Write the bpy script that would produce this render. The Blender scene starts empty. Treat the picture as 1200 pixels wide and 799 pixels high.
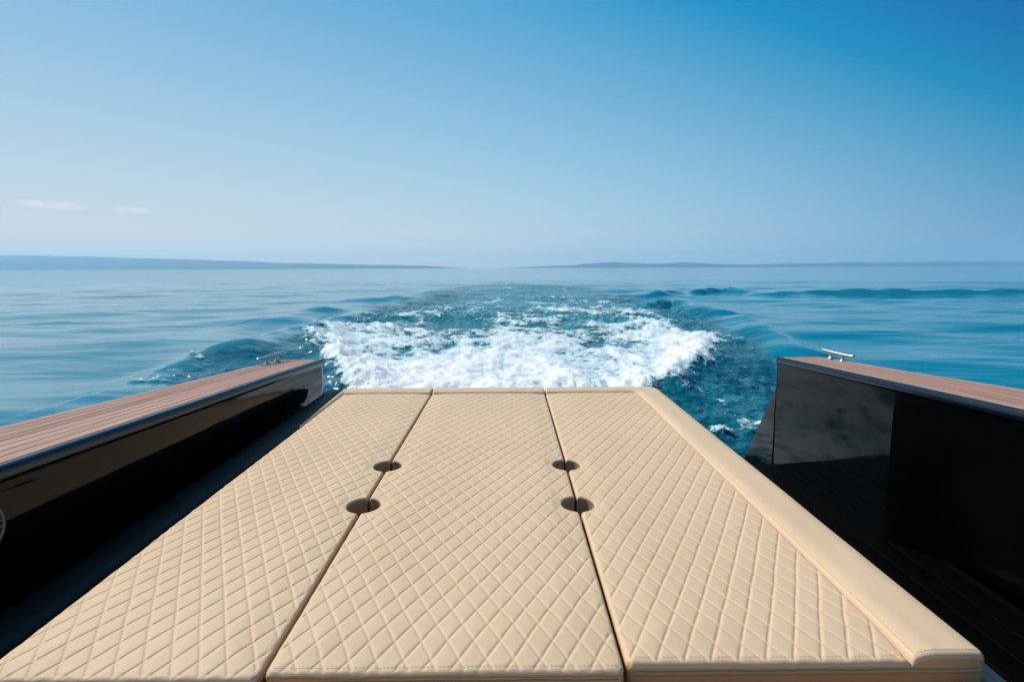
import bpy, bmesh, math, random
import numpy as np
from mathutils import Vector

sc = bpy.context.scene
C = sc.collection
R = math.radians
rng = np.random.default_rng(7)
random.seed(7)

# ------------------------------------------------------------------ camera
H = 1.75                       # eye above the water
F = 600.0                      # focal length in photo pixels (1200 wide)
cd = bpy.data.cameras.new('camera')
cam = bpy.data.objects.new('camera', cd)
C.objects.link(cam)
cd.sensor_width = 36.0
cd.lens = 18.0
cd.clip_start = 0.02
cd.clip_end = 200000.0
cd.dof.use_dof = True
cd.dof.focus_distance = 1.7
cd.dof.aperture_fstop = 5.0
cam.location = (0, 0, H)
cam.rotation_mode = 'XYZ'
PITCH = 8.11
from mathutils import Matrix
cam.matrix_world = (Matrix.Translation((0, 0, H)) @ Matrix.Rotation(R(-0.38), 4, 'Z')
                    @ Matrix.Rotation(R(90 - PITCH), 4, 'X') @ Matrix.Rotation(R(-0.22), 4, 'Z'))
sc.camera = cam

# ------------------------------------------------------------------ light
SUN_AZ = -54.0                 # degrees clockwise from +Y (aft): sun on the left and aft
SUN_EL = 43.0
sv = Vector((math.sin(R(SUN_AZ)) * math.cos(R(SUN_EL)), math.cos(R(SUN_AZ)) * math.cos(R(SUN_EL)), math.sin(R(SUN_EL))))
sl = bpy.data.lights.new('sun', 'SUN')
sl.energy = 4.6
sl.angle = R(0.53)
sl.color = (1.0, 0.955, 0.885)
so = bpy.data.objects.new('sun', sl)
so.rotation_mode = 'QUATERNION'
so.rotation_quaternion = sv.to_track_quat('Z', 'Y')
so.location = (-4, 3, 8)
C.objects.link(so)

w = bpy.data.worlds.new('World')
sc.world = w
w.use_nodes = True
nt = w.node_tree
nt.nodes.clear()
N = nt.nodes.new
L = nt.links.new
out = N('ShaderNodeOutputWorld')
bg = N('ShaderNodeBackground')
bg.inputs['Strength'].default_value = 0.1
sky = N('ShaderNodeTexSky')
sky.sky_type = 'NISHITA'
sky.sun_disc = False
sky.sun_elevation = R(SUN_EL)
sky.sun_rotation = R(SUN_AZ)
sky.altitude = 0
sky.air_density = 1.0
sky.dust_density = 0.6
sky.ozone_density = 3.0


def mth(op, a, b=None, c=None, nt=nt, clamp=False):
    n = nt.nodes.new('ShaderNodeMath')
    n.operation = op
    n.use_clamp = clamp
    for i, v in enumerate((a, b, c)):
        if v is None:
            continue
        if isinstance(v, (int, float)):
            n.inputs[i].default_value = v
        else:
            nt.links.new(v, n.inputs[i])
    return n.outputs[0]


sep = N('ShaderNodeSeparateColor')
L(sky.outputs[0], sep.inputs[0])
# clear-sky gradient by angle from the sun (c) and height (z), over a share of the Nishita sky:
# palest low down on the sun's side, deepest high up and away from the sun
tcs = N('ShaderNodeTexCoord')
dp = N('ShaderNodeVectorMath')
dp.operation = 'DOT_PRODUCT'
L(tcs.outputs['Generated'], dp.inputs[0])
dp.inputs[1].default_value = (-0.509, 0.491, 0.707)
# (the molecular part of the glow is as strong opposite the sun, so the sky behind pales again)
c_ = mth('MINIMUM', mth('MAXIMUM', mth('MAXIMUM', dp.outputs['Value'], mth('MULTIPLY', dp.outputs['Value'], -0.6)), 0.04), 0.95)
sz_ = N('ShaderNodeSeparateXYZ')
L(tcs.outputs['Generated'], sz_.inputs[0])
z_ = mth('MINIMUM', mth('MAXIMUM', sz_.outputs[2], 0.0), 0.42)
hz_ = mth('EXPONENT', mth('MULTIPLY', z_, -10.0))
cz_ = mth('MULTIPLY', c_, z_)
cc_ = mth('MULTIPLY', c_, c_)
SKY = [((0.150, 0.790, -1.426, 0.030, 0.422, -0.375), 0.003), ((0.507, 0.869, -2.03, -0.230, 1.391, -0.724), 0.11),
       ((0.682, 0.761, -1.773, -0.225, 1.745, -0.818), 0.34)]
ch_ = mth('MULTIPLY', c_, hz_)
fill_ = mth('MULTIPLY', mth('MULTIPLY_ADD', sz_.outputs[2], 4.0, -1.8, clamp=True), 0.075)  # added fill: unseen sky overhead and behind raised to lighten the shade
fill_ = mth('ADD', fill_, mth('MULTIPLY', mth('MULTIPLY', dp.outputs['Value'], -4.0, clamp=True), 0.05))
SKYX = (0.31, 0.07, -0.10)
chs = []
for i, (k_, lo_) in enumerate(SKY):
    v = mth('MULTIPLY_ADD', sep.outputs[i], 0.12 * 0.1, k_[0])
    for q_, nd_ in zip(k_[1:], (c_, z_, hz_, cz_, cc_)):
        v = mth('MULTIPLY_ADD', nd_, q_, v)
    v = mth('MULTIPLY_ADD', ch_, SKYX[i], v)
    v = mth('SMOOTH_MAX', v, mth('ADD', fill_, lo_), 0.01)
    chs.append(mth('MULTIPLY', v, 10.0))
comb = N('ShaderNodeCombineColor')
for i in range(3):
    L(chs[i], comb.inputs[i])
# three thin wisps of cloud low over the headland, placed by direction
tc = N('ShaderNodeTexCoord')
sx = N('ShaderNodeSeparateXYZ')
L(tc.outputs['Generated'], sx.inputs[0])
az = mth('ARCTAN2', sx.outputs[0], sx.outputs[1])
el = mth('ARCSINE', sx.outputs[2])
cn = N('ShaderNodeTexNoise')
cn.inputs['Scale'].default_value = 60
cn.inputs['Detail'].default_value = 4
mp = N('ShaderNodeMapping')
mp.inputs['Scale'].default_value = (1, 1, 2.6)
L(tc.outputs['Generated'], mp.inputs[0])
L(mp.outputs[0], cn.inputs[0])
tot = None
for (px0, px1, py, hh) in ((-26, 20, 233, 5.5), (26, 124, 239, 5.0), (142, 190, 245, 4.4)):
    pxm = (px0 + px1) / 2
    dx = (pxm - 600) / F
    a0 = math.atan(dx) + R(0.38)
    e0 = math.atan((399.5 - py) / F / math.sqrt(1 + dx * dx)) - R(PITCH) * math.cos(a0)
    e0 -= R(-0.22) * math.sin(a0) * 0
    wa = (px1 - px0) / 2 / F / (1 + dx * dx)
    we = hh / F / math.sqrt(1 + dx * dx)
    da = mth('DIVIDE', mth('SUBTRACT', az, a0), wa)
    de = mth('DIVIDE', mth('SUBTRACT', el, e0), we)
    r2 = mth('ADD', mth('POWER', mth('ABSOLUTE', da), 4.0), mth('MULTIPLY', de, de))
    g = mth('SUBTRACT', 1.0, r2, clamp=True)
    tot = g if tot is None else mth('ADD', tot, g)
cm = mth('MULTIPLY', tot, mth('MULTIPLY_ADD', cn.outputs['Fac'], 2.4, -0.45, clamp=True), clamp=True)
cm = mth('MULTIPLY', cm, 1.0, clamp=True)
mxc = N('ShaderNodeMix')
mxc.data_type = 'RGBA'
L(cm, mxc.inputs[0])
L(comb.outputs[0], mxc.inputs[6])
mxc.inputs[7].default_value = (8.2, 7.9, 8.0, 1)
L(mxc.outputs[2], bg.inputs['Color'])
L(bg.outputs[0], out.inputs[0])

sc.view_settings.view_transform = 'Standard'
sc.view_settings.look = 'None'
sc.view_settings.exposure = 0.0
sc.view_settings.gamma = 1.0
sc.cycles.volume_bounces = 1
sc.cycles.max_bounces = 8


# ------------------------------------------------------------------ helpers
def link(o, parent=None):
    C.objects.link(o)
    if parent is not None:
        o.parent = parent
    return o


def tag(o, label=None, cat=None, group=None, kind=None):
    for k, v in (('label', label), ('category', cat), ('group', group), ('kind', kind)):
        if v:
            o[k] = v
    return o


def empty(name, loc=(0, 0, 0)):
    o = bpy.data.objects.new(name, None)
    o.empty_display_size = 0.2
    o.location = loc
    C.objects.link(o)
    return o


def mesh_obj(name, verts, faces, mat, parent=None, smooth=True, attrs=None):
    me = bpy.data.meshes.new(name)
    verts = np.asarray(verts, dtype=np.float32).reshape(-1, 3)
    if isinstance(faces, np.ndarray):
        nf, k = faces.shape
        me.vertices.add(len(verts))
        me.vertices.foreach_set('co', verts.ravel())
        me.loops.add(nf * k)
        me.loops.foreach_set('vertex_index', faces.astype(np.int32).ravel())
        me.polygons.add(nf)
        me.polygons.foreach_set('loop_start', np.arange(0, nf * k, k, dtype=np.int32))
        me.update(calc_edges=True)
        me.validate()
    else:
        me.from_pydata(verts.tolist(), [], faces)
    if smooth:
        me.polygons.foreach_set('use_smooth', np.ones(len(me.polygons), dtype=bool))
    for nm, arr in (attrs or {}).items():
        a = me.attributes.new(nm, 'FLOAT', 'POINT')
        a.data.foreach_set('value', np.asarray(arr, dtype=np.float32).ravel())
    me.materials.append(mat)
    o = bpy.data.objects.new(name, me)
    return link(o, parent)


def bm_obj(name, bm, mat, parent=None, smooth=True):
    me = bpy.data.meshes.new(name)
    bmesh.ops.recalc_face_normals(bm, faces=bm.faces[:])
    bm.to_mesh(me)
    bm.free()
    if smooth:
        me.polygons.foreach_set('use_smooth', np.ones(len(me.polygons), dtype=bool))
        me.set_sharp_from_angle(angle=R(40))
    me.materials.append(mat)
    return link(bpy.data.objects.new(name, me), parent)


def loft(name, sections, mat, parent=None, closed=False, caps=False, smooth=True, sharp=35):
    """sections: list of point lists, equal length."""
    n = len(sections[0])
    V = [p for s in sections for p in s]
    Fc = []
    for i in range(len(sections) - 1):
        for j in range(n if closed else n - 1):
            a = i * n + j
            b = i * n + (j + 1) % n
            Fc.append((a, b, b + n, a + n))
    if caps:
        Fc.append(tuple(range(n))[::-1])
        m0 = (len(sections) - 1) * n
        Fc.append(tuple(range(m0, m0 + n)))
    bm = bmesh.new()
    vs = [bm.verts.new(v) for v in V]
    for f in Fc:
        try:
            bm.faces.new([vs[k] for k in f])
        except ValueError:
            pass
    me = bpy.data.meshes.new(name)
    bmesh.ops.recalc_face_normals(bm, faces=bm.faces[:])
    bm.to_mesh(me)
    bm.free()
    if smooth:
        me.polygons.foreach_set('use_smooth', np.ones(len(me.polygons), dtype=bool))
        me.set_sharp_from_angle(angle=R(sharp))
    me.materials.append(mat)
    return link(bpy.data.objects.new(name, me), parent)


def box_bm(bm, x0, x1, y0, y1, z0, z1, bev=0.0):
    r = bmesh.ops.create_cube(bm, size=1.0)
    for v in r['verts']:
        v.co = Vector(((x0 + x1) / 2 + v.co.x * (x1 - x0), (y0 + y1) / 2 + v.co.y * (y1 - y0), (z0 + z1) / 2 + v.co.z * (z1 - z0)))
    if bev:
        es = {e for v in r['verts'] for e in v.link_edges}
        bmesh.ops.bevel(bm, geom=list(es), offset=bev, segments=3, affect='EDGES', profile=0.5)


def hash2(ix, iy, seed):
    h = (ix.astype(np.int64) * 374761393 + iy.astype(np.int64) * 668265263 + seed * 974711) & 0xFFFFFFFF
    h = ((h ^ (h >> 13)) * 1274126177) & 0xFFFFFFFF
    h = h ^ (h >> 16)
    return (h & 0xFFFFFF) / float(0xFFFFFF)


def vnoise(x, y, seed=0):
    ix = np.floor(x)
    iy = np.floor(y)
    fx = x - ix
    fy = y - iy
    fx = fx * fx * fx * (fx * (fx * 6 - 15) + 10)
    fy = fy * fy * fy * (fy * (fy * 6 - 15) + 10)
    ix = ix.astype(np.int64)
    iy = iy.astype(np.int64)
    a = hash2(ix, iy, seed)
    b = hash2(ix + 1, iy, seed)
    c = hash2(ix, iy + 1, seed)
    d = hash2(ix + 1, iy + 1, seed)
    return (a + (b - a) * fx) * (1 - fy) + (c + (d - c) * fx) * fy - 0.5


def fbm(x, y, oct=4, seed=0, gain=0.5):
    s = np.zeros_like(x)
    a = 1.0
    for o in range(oct):
        ca, sa = math.cos(0.6 * o + seed), math.sin(0.6 * o + seed)
        s += a * vnoise(ca * x - sa * y + 17.3 * o, sa * x + ca * y - 9.1 * o, seed + o * 13)
        x = x * 2.03
        y = y * 2.03
        a *= gain
    return s


def sstep(a, b, x):
    t = np.clip((x - a) / (b - a), 0, 1)
    return t * t * (3 - 2 * t)


# ------------------------------------------------------------------ materials
def new_mat(name):
    m = bpy.data.materials.new(name)
    m.use_nodes = True
    t = m.node_tree
    b = t.nodes['Principled BSDF']
    return m, t, b


def tex_noise(t, scale, detail=3, coord='Object', sc3=None, rough=0.5):
    c = t.nodes.new('ShaderNodeTexCoord')
    n = t.nodes.new('ShaderNodeTexNoise')
    n.inputs['Scale'].default_value = scale
    n.inputs['Detail'].default_value = detail
    n.inputs['Roughness'].default_value = rough
    src = c.outputs[coord]
    if sc3:
        mpn = t.nodes.new('ShaderNodeMapping')
        mpn.inputs['Scale'].default_value = sc3
        t.links.new(src, mpn.inputs[0])
        src = mpn.outputs[0]
    t.links.new(src, n.inputs['Vector'])
    return n


def ramp(t, fac, stops):
    r = t.nodes.new('ShaderNodeValToRGB')
    while len(r.color_ramp.elements) < len(stops):
        r.color_ramp.elements.new(0.5)
    for e, (p, c) in zip(r.color_ramp.elements, stops):
        e.position = p
        e.color = (*c, 1)
    t.links.new(fac, r.inputs[0])
    return r.outputs[0]


def bump(t, h, strength, dist, normal=None):
    b = t.nodes.new('ShaderNodeBump')
    b.inputs['Strength'].default_value = strength
    b.inputs['Distance'].default_value = dist
    t.links.new(h, b.inputs['Height'])
    if normal is not None:
        t.links.new(normal, b.inputs['Normal'])
    return b.outputs[0]


def leather(name, c0, c1, rough=0.55, grain=0.35, spec=0.16):
    m, t, b = new_mat(name)
    n1 = tex_noise(t, 3.5, 4)
    t.links.new(ramp(t, n1.outputs['Fac'], [(0.3, c0), (0.7, c1)]), b.inputs['Base Color'])
    v = t.nodes.new('ShaderNodeTexVoronoi')
    v.inputs['Scale'].default_value = 900
    c = t.nodes.new('ShaderNodeTexCoord')
    t.links.new(c.outputs['Object'], v.inputs['Vector'])
    n2 = tex_noise(t, 60, 5)
    h1 = bump(t, v.outputs['Distance'], grain, 0.0006)
    n3 = tex_noise(t, 14, 3)
    h2 = bump(t, n2.outputs['Fac'], 0.25, 0.0012, h1)
    h3 = bump(t, n3.outputs['Fac'], 0.35, 0.006, h2)
    t.links.new(h3, b.inputs['Normal'])
    rr = t.nodes.new('ShaderNodeMapRange')
    rr.inputs[3].default_value = rough - 0.06
    rr.inputs[4].default_value = rough + 0.1
    t.links.new(n2.outputs['Fac'], rr.inputs[0])
    t.links.new(rr.outputs[0], b.inputs['Roughness'])
    b.inputs['Specular IOR Level'].default_value = spec
    return m


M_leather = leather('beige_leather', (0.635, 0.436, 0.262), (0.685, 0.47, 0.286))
M_leather_side_shade = leather('beige_leather_side_shade', (0.50, 0.31, 0.15), (0.55, 0.34, 0.17))  # darker, browner copy of the leather: shade of the side faces in its colour
M_hole_shade = leather('shaded_hole_wall', (0.34, 0.23, 0.125), (0.42, 0.285, 0.155), rough=0.7, spec=0.1)  # browner leather: the shade inside the holes is put into the colour
M_shaded_leather = leather('shaded_leather', (0.0025, 0.0035, 0.0042), (0.004, 0.005, 0.006), rough=0.45, spec=0.16)  # near-black bolster leather: the side wall's shade painted into it

M_piping, t, b = new_mat('piping')
b.inputs['Base Color'].default_value = (0.50, 0.32, 0.16, 1)
b.inputs['Roughness'].default_value = 0.8
b.inputs['Specular IOR Level'].default_value = 0.1
M_thread, t, b = new_mat('thread')
b.inputs['Base Color'].default_value = (0.30, 0.20, 0.11, 1)
b.inputs['Roughness'].default_value = 0.8


def gelcoat(name, col, rough, wav=0.35, spec=0.5):
    m, t, b = new_mat(name)
    b.inputs['Base Color'].default_value = (*col, 1)
    b.inputs['IOR'].default_value = 1.5
    b.inputs['Specular IOR Level'].default_value = spec
    n = tex_noise(t, 1.7, 2, sc3=(1, 1, 0.8))
    n2 = tex_noise(t, 240, 2)
    d = tex_noise(t, 9, 6, rough=0.7)
    rr = t.nodes.new('ShaderNodeMapRange')
    rr.inputs[1].default_value = 0.45
    rr.inputs[2].default_value = 0.75
    rr.inputs[3].default_value = rough
    rr.inputs[4].default_value = rough + 0.10
    t.links.new(d.outputs['Fac'], rr.inputs[0])
    t.links.new(rr.outputs[0], b.inputs['Roughness'])
    h = bump(t, n.outputs['Fac'], wav, 0.03)
    h = bump(t, n2.outputs['Fac'], 0.05, 0.0005, h)
    t.links.new(h, b.inputs['Normal'])
    return m


M_black = gelcoat('black_gelcoat', (0.0008, 0.0025, 0.0032), 0.05, 0.05, spec=0.18)
M_black_gloss = gelcoat('black_gelcoat_gloss', (0.002, 0.0022, 0.0025), 0.03, 0.22, spec=0.2)
M_black_flat = gelcoat('black_gelcoat_flat', (0.002, 0.0022, 0.0025), 0.10, 0.06, spec=0.06)
M_black_base = gelcoat('black_hatch', (0.002, 0.002, 0.002), 0.4, 0.1, spec=0.15)
M_navy = gelcoat('navy_rim', (0.004, 0.009, 0.02), 0.16, 0.1)

# teak
M_teak, t, b = new_mat('teak')
n1 = tex_noise(t, 9, 6, sc3=(9, 0.35, 1), rough=0.6)
n2 = tex_noise(t, 60, 4, sc3=(7, 0.12, 1), rough=0.6)
oi = t.nodes.new('ShaderNodeObjectInfo')
a = mth('ADD', mth('MULTIPLY', n1.outputs['Fac'], 0.55, nt=t), mth('MULTIPLY', n2.outputs['Fac'], 0.3, nt=t), nt=t)
a = mth('ADD', a, mth('MULTIPLY_ADD', oi.outputs['Random'], 0.16, -0.02, nt=t), nt=t)
t.links.new(ramp(t, a, [(0.3, (0.22, 0.125, 0.09)), (0.5, (0.40, 0.235, 0.175)), (0.7, (0.56, 0.345, 0.265))]), b.inputs['Base Color'])
b.inputs['Roughness'].default_value = 0.75
b.inputs['Specular IOR Level'].default_value = 0.08
t.links.new(bump(t, a, 0.5, 0.0015), b.inputs['Normal'])

M_caulk, t, b = new_mat('caulk')
b.inputs['Base Color'].default_value = (0.045, 0.03, 0.026, 1)
b.inputs['Roughness'].default_value = 0.7

M_darkteak, t, b = new_mat('dark_deck')
n1 = tex_noise(t, 9, 5, sc3=(6, 0.4, 1))
t.links.new(ramp(t, n1.outputs['Fac'], [(0.3, (0.0008, 0.0007, 0.0006)), (0.7, (0.0016, 0.0013, 0.0010))]), b.inputs['Base Color'])
b.inputs['Roughness'].default_value = 0.5
b.inputs['Specular IOR Level'].default_value = 0.05

M_steel, t, b = new_mat('stainless_steel')
b.inputs['Base Color'].default_value = (0.55, 0.54, 0.52, 1)
b.inputs['Metallic'].default_value = 1
b.inputs['Roughness'].default_value = 0.28

M_emblem, t, b = new_mat('emblem_metal')
b.inputs['Base Color'].default_value = (0.14, 0.14, 0.15, 1)
b.inputs['Metallic'].default_value = 0.8
b.inputs['Roughness'].default_value = 0.35

M_land, t, b = new_mat('wooded_hill')
n1 = tex_noise(t, 0.012, 8, rough=0.7)
t.links.new(ramp(t, n1.outputs['Fac'], [(0.35, (0.025, 0.038, 0.028)), (0.55, (0.045, 0.055, 0.04)), (0.75, (0.11, 0.105, 0.09))]), b.inputs['Base Color'])
b.inputs['Roughness'].default_value = 0.9

M_boatwhite, t, b = new_mat('white_paint')
b.inputs['Base Color'].default_value = (0.8, 0.8, 0.8, 1)
b.inputs['Roughness'].default_value = 0.4


# water
def pos_node(t):
    g = t.nodes.new('ShaderNodeNewGeometry')
    return g.outputs['Position']


def attr(t, name):
    a_ = t.nodes.new('ShaderNodeAttribute')
    a_.attribute_name = name
    return a_.outputs['Fac']


M_water, t, b = new_mat('sea_water')
P = pos_node(t)


def wnoise(t, P, scale3, detail, rough=0.55, dist=0.0, rot=0.0):
    mpn = t.nodes.new('ShaderNodeMapping')
    mpn.inputs['Scale'].default_value = scale3
    mpn.inputs['Rotation'].default_value = (0, 0, rot)
    t.links.new(P, mpn.inputs[0])
    n = t.nodes.new('ShaderNodeTexNoise')
    n.inputs['Scale'].default_value = 1
    n.inputs['Detail'].default_value = detail
    n.inputs['Roughness'].default_value = rough
    n.inputs['Distortion'].default_value = dist
    t.links.new(mpn.outputs[0], n.inputs['Vector'])
    return n.outputs['Fac']


turb = attr(t, 'turb')
aer = attr(t, 'aer')
dist_ = t.nodes.new('ShaderNodeVectorMath')
dist_.operation = 'LENGTH'
t.links.new(P, dist_.inputs[0])
# small ripples die out with distance from the boat (they average out there)
calm1 = wnoise(t, P, (0.38, 1.15, 1), 2, 0.42, 0.5, R(6))
calm2 = wnoise(t, P, (2.2, 6.0, 1), 3, 0.5, 0.3, R(-8))
rough1 = wnoise(t, P, (4.0, 6.5, 1), 3, 0.5, 0.6)
h0 = bump(t, calm1, 0.45, 0.12)
h1 = bump(t, calm2, 0.25, 0.014, h0)
rb = t.nodes.new('ShaderNodeBump')
rb.inputs['Distance'].default_value = 0.075
t.links.new(rough1, rb.inputs['Height'])
t.links.new(turb, rb.inputs['Strength'])
t.links.new(h1, rb.inputs['Normal'])
t.links.new(rb.outputs[0], b.inputs['Normal'])
mix = t.nodes.new('ShaderNodeMix')
mix.data_type = 'RGBA'
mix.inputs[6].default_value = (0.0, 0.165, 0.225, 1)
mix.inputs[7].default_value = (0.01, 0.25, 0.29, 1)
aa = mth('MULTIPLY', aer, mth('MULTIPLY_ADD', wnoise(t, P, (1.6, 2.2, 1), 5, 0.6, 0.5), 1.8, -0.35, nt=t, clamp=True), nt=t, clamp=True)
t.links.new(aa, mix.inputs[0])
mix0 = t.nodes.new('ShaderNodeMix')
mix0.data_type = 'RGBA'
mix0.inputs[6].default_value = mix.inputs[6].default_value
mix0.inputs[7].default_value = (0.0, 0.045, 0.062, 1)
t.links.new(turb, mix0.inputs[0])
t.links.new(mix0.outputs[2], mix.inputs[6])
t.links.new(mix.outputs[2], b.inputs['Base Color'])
b.inputs['IOR'].default_value = 1.333
b.inputs['Specular Tint'].default_value = (0.55, 0.93, 1.0, 1)
b.inputs['Roughness'].default_value = 0.07

# foam: lacy sheet with holes that open where it thins
M_foam, t, b = new_mat('foam')
P = pos_node(t)
dens = attr(t, 'dens')
fn = wnoise(t, P, (5, 5, 5), 7, 0.68, 0.8)
fn2 = wnoise(t, P, (22, 22, 22), 6, 0.7, 0.3)
s = mth('ADD', mth('MULTIPLY_ADD', fn, 3.0, -1.5, nt=t), mth('MULTIPLY_ADD', fn2, 1.6, -0.8, nt=t), nt=t)
s = mth('ADD', s, mth('MULTIPLY_ADD', dens, 2.0, -0.75, nt=t), nt=t)
al = mth('MULTIPLY', s, 1.9, nt=t, clamp=True)
tr = t.nodes.new('ShaderNodeBsdfTransparent')
ms = t.nodes.new('ShaderNodeMixShader')
t.links.new(al, ms.inputs[0])
t.links.new(tr.outputs[0], ms.inputs[1])
t.links.new(b.outputs[0], ms.inputs[2])
t.links.new(ms.outputs[0], t.nodes['Material Output'].inputs['Surface'])
thick = mth('MULTIPLY', s, 0.58, nt=t, clamp=True)
t.links.new(ramp(t, thick, [(0.0, (0.24, 0.50, 0.54)), (0.5, (0.60, 0.67, 0.66)), (1.0, (0.83, 0.78, 0.74))]), b.inputs['Base Color'])
b.inputs['Roughness'].default_value = 0.65
hb = bump(t, fn, 0.35, 0.04)
hb = bump(t, fn2, 0.5, 0.018, hb)
t.links.new(hb, b.inputs['Normal'])

M_spray, t, b = new_mat('spray')
b.inputs['Base Color'].default_value = (0.85, 0.88, 0.9, 1)
b.inputs['Roughness'].default_value = 0.4

# ------------------------------------------------------------------ the sea
# polar sheet: dense in the quarter behind the stern, coarse elsewhere, out past the horizon
tp = R(PITCH)


def photo_uv(X, Y):
    """bearing table units for a point of the flat sea (photo pixels)."""
    zc = Y * math.cos(tp) + H * math.sin(tp)
    yc = -H * math.cos(tp) + Y * math.sin(tp)
    zc = np.where(zc < 0.05, 0.05, zc)
    return 596 + F * X / zc, 399.5 - F * yc / zc


def on_sea(u, v):
    th = math.atan((v - 399.5) / F) + tp
    d = H / math.tan(th)
    zc = d * math.cos(tp) + H * math.sin(tp)
    return ((u - 596) / F * zc, d)


ang_d = np.linspace(-R(52), R(52), 900)
ang_c = np.linspace(R(52), R(308), 60)[1:-1]
ang = np.concatenate([ang_d, ang_c])
th = np.concatenate([np.linspace(R(32), R(6.0), 270)[:-1], np.linspace(R(6.0), R(1.3), 250)])
rad = H / np.tan(th)
rad = np.concatenate([[0.3, 1.5], rad, np.geomspace(rad[-1] * 1.03, 60000, 70)])
A, Rr = np.meshgrid(ang, rad)
X = Rr * np.sin(A)
Y = Rr * np.cos(A)
nr, na = X.shape

# resolution fade: do not put waves shorter than ~3 cells on the mesh
cell = np.gradient(rad)[:, None] * np.ones_like(X)


def res(lam):
    return sstep(0.45, 0.22, cell / lam)


Z = np.zeros_like(X)
for (lam, amp, dirdeg, ph, sd) in ((13.0, 0.055, 74, 1.1, 9), (9.0, 0.045, 78, 0.3, 1), (6.1, 0.034, 98, 1.9, 2), (4.3, 0.022, 64, 4.1, 3), (3.1, 0.016, 110, 2.2, 4),
                                   (2.2, 0.007, 86, 5.2, 5), (1.5, 0.0045, 70, 0.7, 6), (1.1, 0.003, 104, 3.3, 7)):
    k = 2 * math.pi / lam
    dx, dy = math.cos(R(dirdeg)), math.sin(R(dirdeg))
    wob = 2.4 * vnoise(X / (lam * 2.5), Y / (lam * 1.8), sd) * 2
    en = 0.5 + 1.0 * (vnoise(X / (lam * 5), Y / (lam * 3), sd + 30) + 0.5)
    Z += 0.85 * amp * np.sin(k * (X * dx + Y * dy) + ph + wob) * res(lam) * en

U, V = photo_uv(X, Y)
front = (Y > 1.0)

# turbulent wash
rows = [  # v, left u, right u, strength
    (331, 560, 640, 0.0), (337, 535, 665, 0.7), (345, 490, 720, 0.9), (355, 455, 775, 1.0), (365, 420, 812, 1.0), (380, 385, 845, 1.0),
    (395, 352, 868, 1.0), (412, 310, 905, 1.0), (425, 232, 915, 1.0), (445, 172, 940, 1.0), (480, 240, 980, 1.0), (560, 100, 1050, 1.0), (800, 0, 1200, 1.0)]
rv = [r[0] for r in rows]
lu = np.interp(V, rv, [r[1] for r in rows])
ru = np.interp(V, rv, [r[2] for r in rows])
ts = np.interp(V, rv, [r[3] for r in rows])
wid = (ru - lu)
edge_n = 26 * fbm(X * 0.8, Y * 0.5, 3, 5)
tu = np.minimum(sstep(0, 30, U - lu + edge_n), sstep(0, 30, ru - U + edge_n)) * ts * front
turb_a = tu * (1 - 0.35 * sstep(420, 300, U) * sstep(395, 410, V))

# foam density
fr = [  # v, left, right, density in the middle
    (336, 575, 625, -0.3), (344, 555, 680, 0.06), (354, 525, 725, 0.32), (362, 485, 760, 0.40), (370, 450, 783, 0.42), (380, 415, 800, 0.44),
    (388, 364, 826, 0.50), (395, 346, 852, 0.62), (405, 350, 860, 0.74), (420, 362, 852, 0.88), (440, 384, 826, 0.98), (460, 395, 806, 1.0),
    (480, 405, 782, 0.95), (500, 410, 760, 0.85), (540, 430, 740, 0.8), (620, 430, 740, 0.8)]
fv = [r[0] for r in fr]
fl = np.interp(V, fv, [r[1] for r in fr])
frr = np.interp(V, fv, [r[2] for r in fr])
fd = np.interp(V, fv, [r[3] for r in fr])
wx = X + 0.5 * fbm(X * 0.7, Y * 0.7, 2, 41)
wy = Y + 0.8 * fbm(X * 0.6, Y * 0.6, 2, 43)
n_big = fbm(wx * 0.55, wy * 0.42, 3, 11)
n_mid = fbm(wx * 1.7, wy * 1.1, 4, 12, 0.6)
n_fin = fbm(wx * 5.5, wy * 4.5, 4, 14, 0.62)
en = 34 * fbm(X * 0.9, Y * 0.6, 4, 15, 0.6)
inside = np.minimum(sstep(-6, 40, U - fl + en), sstep(-6, 40, frr - U + en))
D = fd * inside
# brighter lateral rims, open water windows
rim_w = np.exp(-((U - fl - 40) / 45) ** 2) + np.exp(-((U - frr + 45) / 50) ** 2)
D += 0.22 * rim_w * inside * sstep(375, 392, V)


def blob(u0, v0, su, sv_, amp):
    return amp * np.exp(-((U - u0) / su) ** 2 - ((V - v0) / sv_) ** 2)


D += blob(532, 389, 40, 12, -0.42) + blob(690, 399, 52, 7, -0.38) + blob(510, 372, 30, 5, -0.25) + blob(655, 366, 40, 6, -0.12)
D += blob(600, 430, 60, 10, -0.12) + blob(660, 362, 22, 4, 0.10)
D -= 0.9 * (inside < 0.02)
# thin lacy streaks trailing on the right, by the hull, and flecks outside the left side deck
st_ = np.zeros_like(D)
for (u0, v0, su, sv2) in ((848, 470, 30, 5), (862, 480, 26, 4), (886, 490, 26, 5), (850, 505, 55, 3.2), (905, 500, 30, 4), (812, 462, 26, 7), (800, 478, 22, 6),
                          (835, 457, 14, 3.5), (892, 474, 12, 4), (868, 498, 22, 4), (780, 486, 20, 8), (176, 447, 16, 3.5), (205, 438, 16, 3), (232, 430, 12, 2.2), (825, 488, 18, 4)):
    st_ = np.maximum(st_, blob(u0, v0, su, sv2, 1.0))
D = np.maximum(D, np.where(st_ > 0.05, 0.44 * st_ - 0.14 + 0.30 * n_fin - 0.2 * n_big, -0.9))
D = D * front
cov = D + (0.60 * n_mid + 0.38 * n_fin + 0.45 * n_big) * (1.0 - 0.25 * np.clip(D, 0, 1))
Df = np.clip(cov, 0, 1.2)

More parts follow.
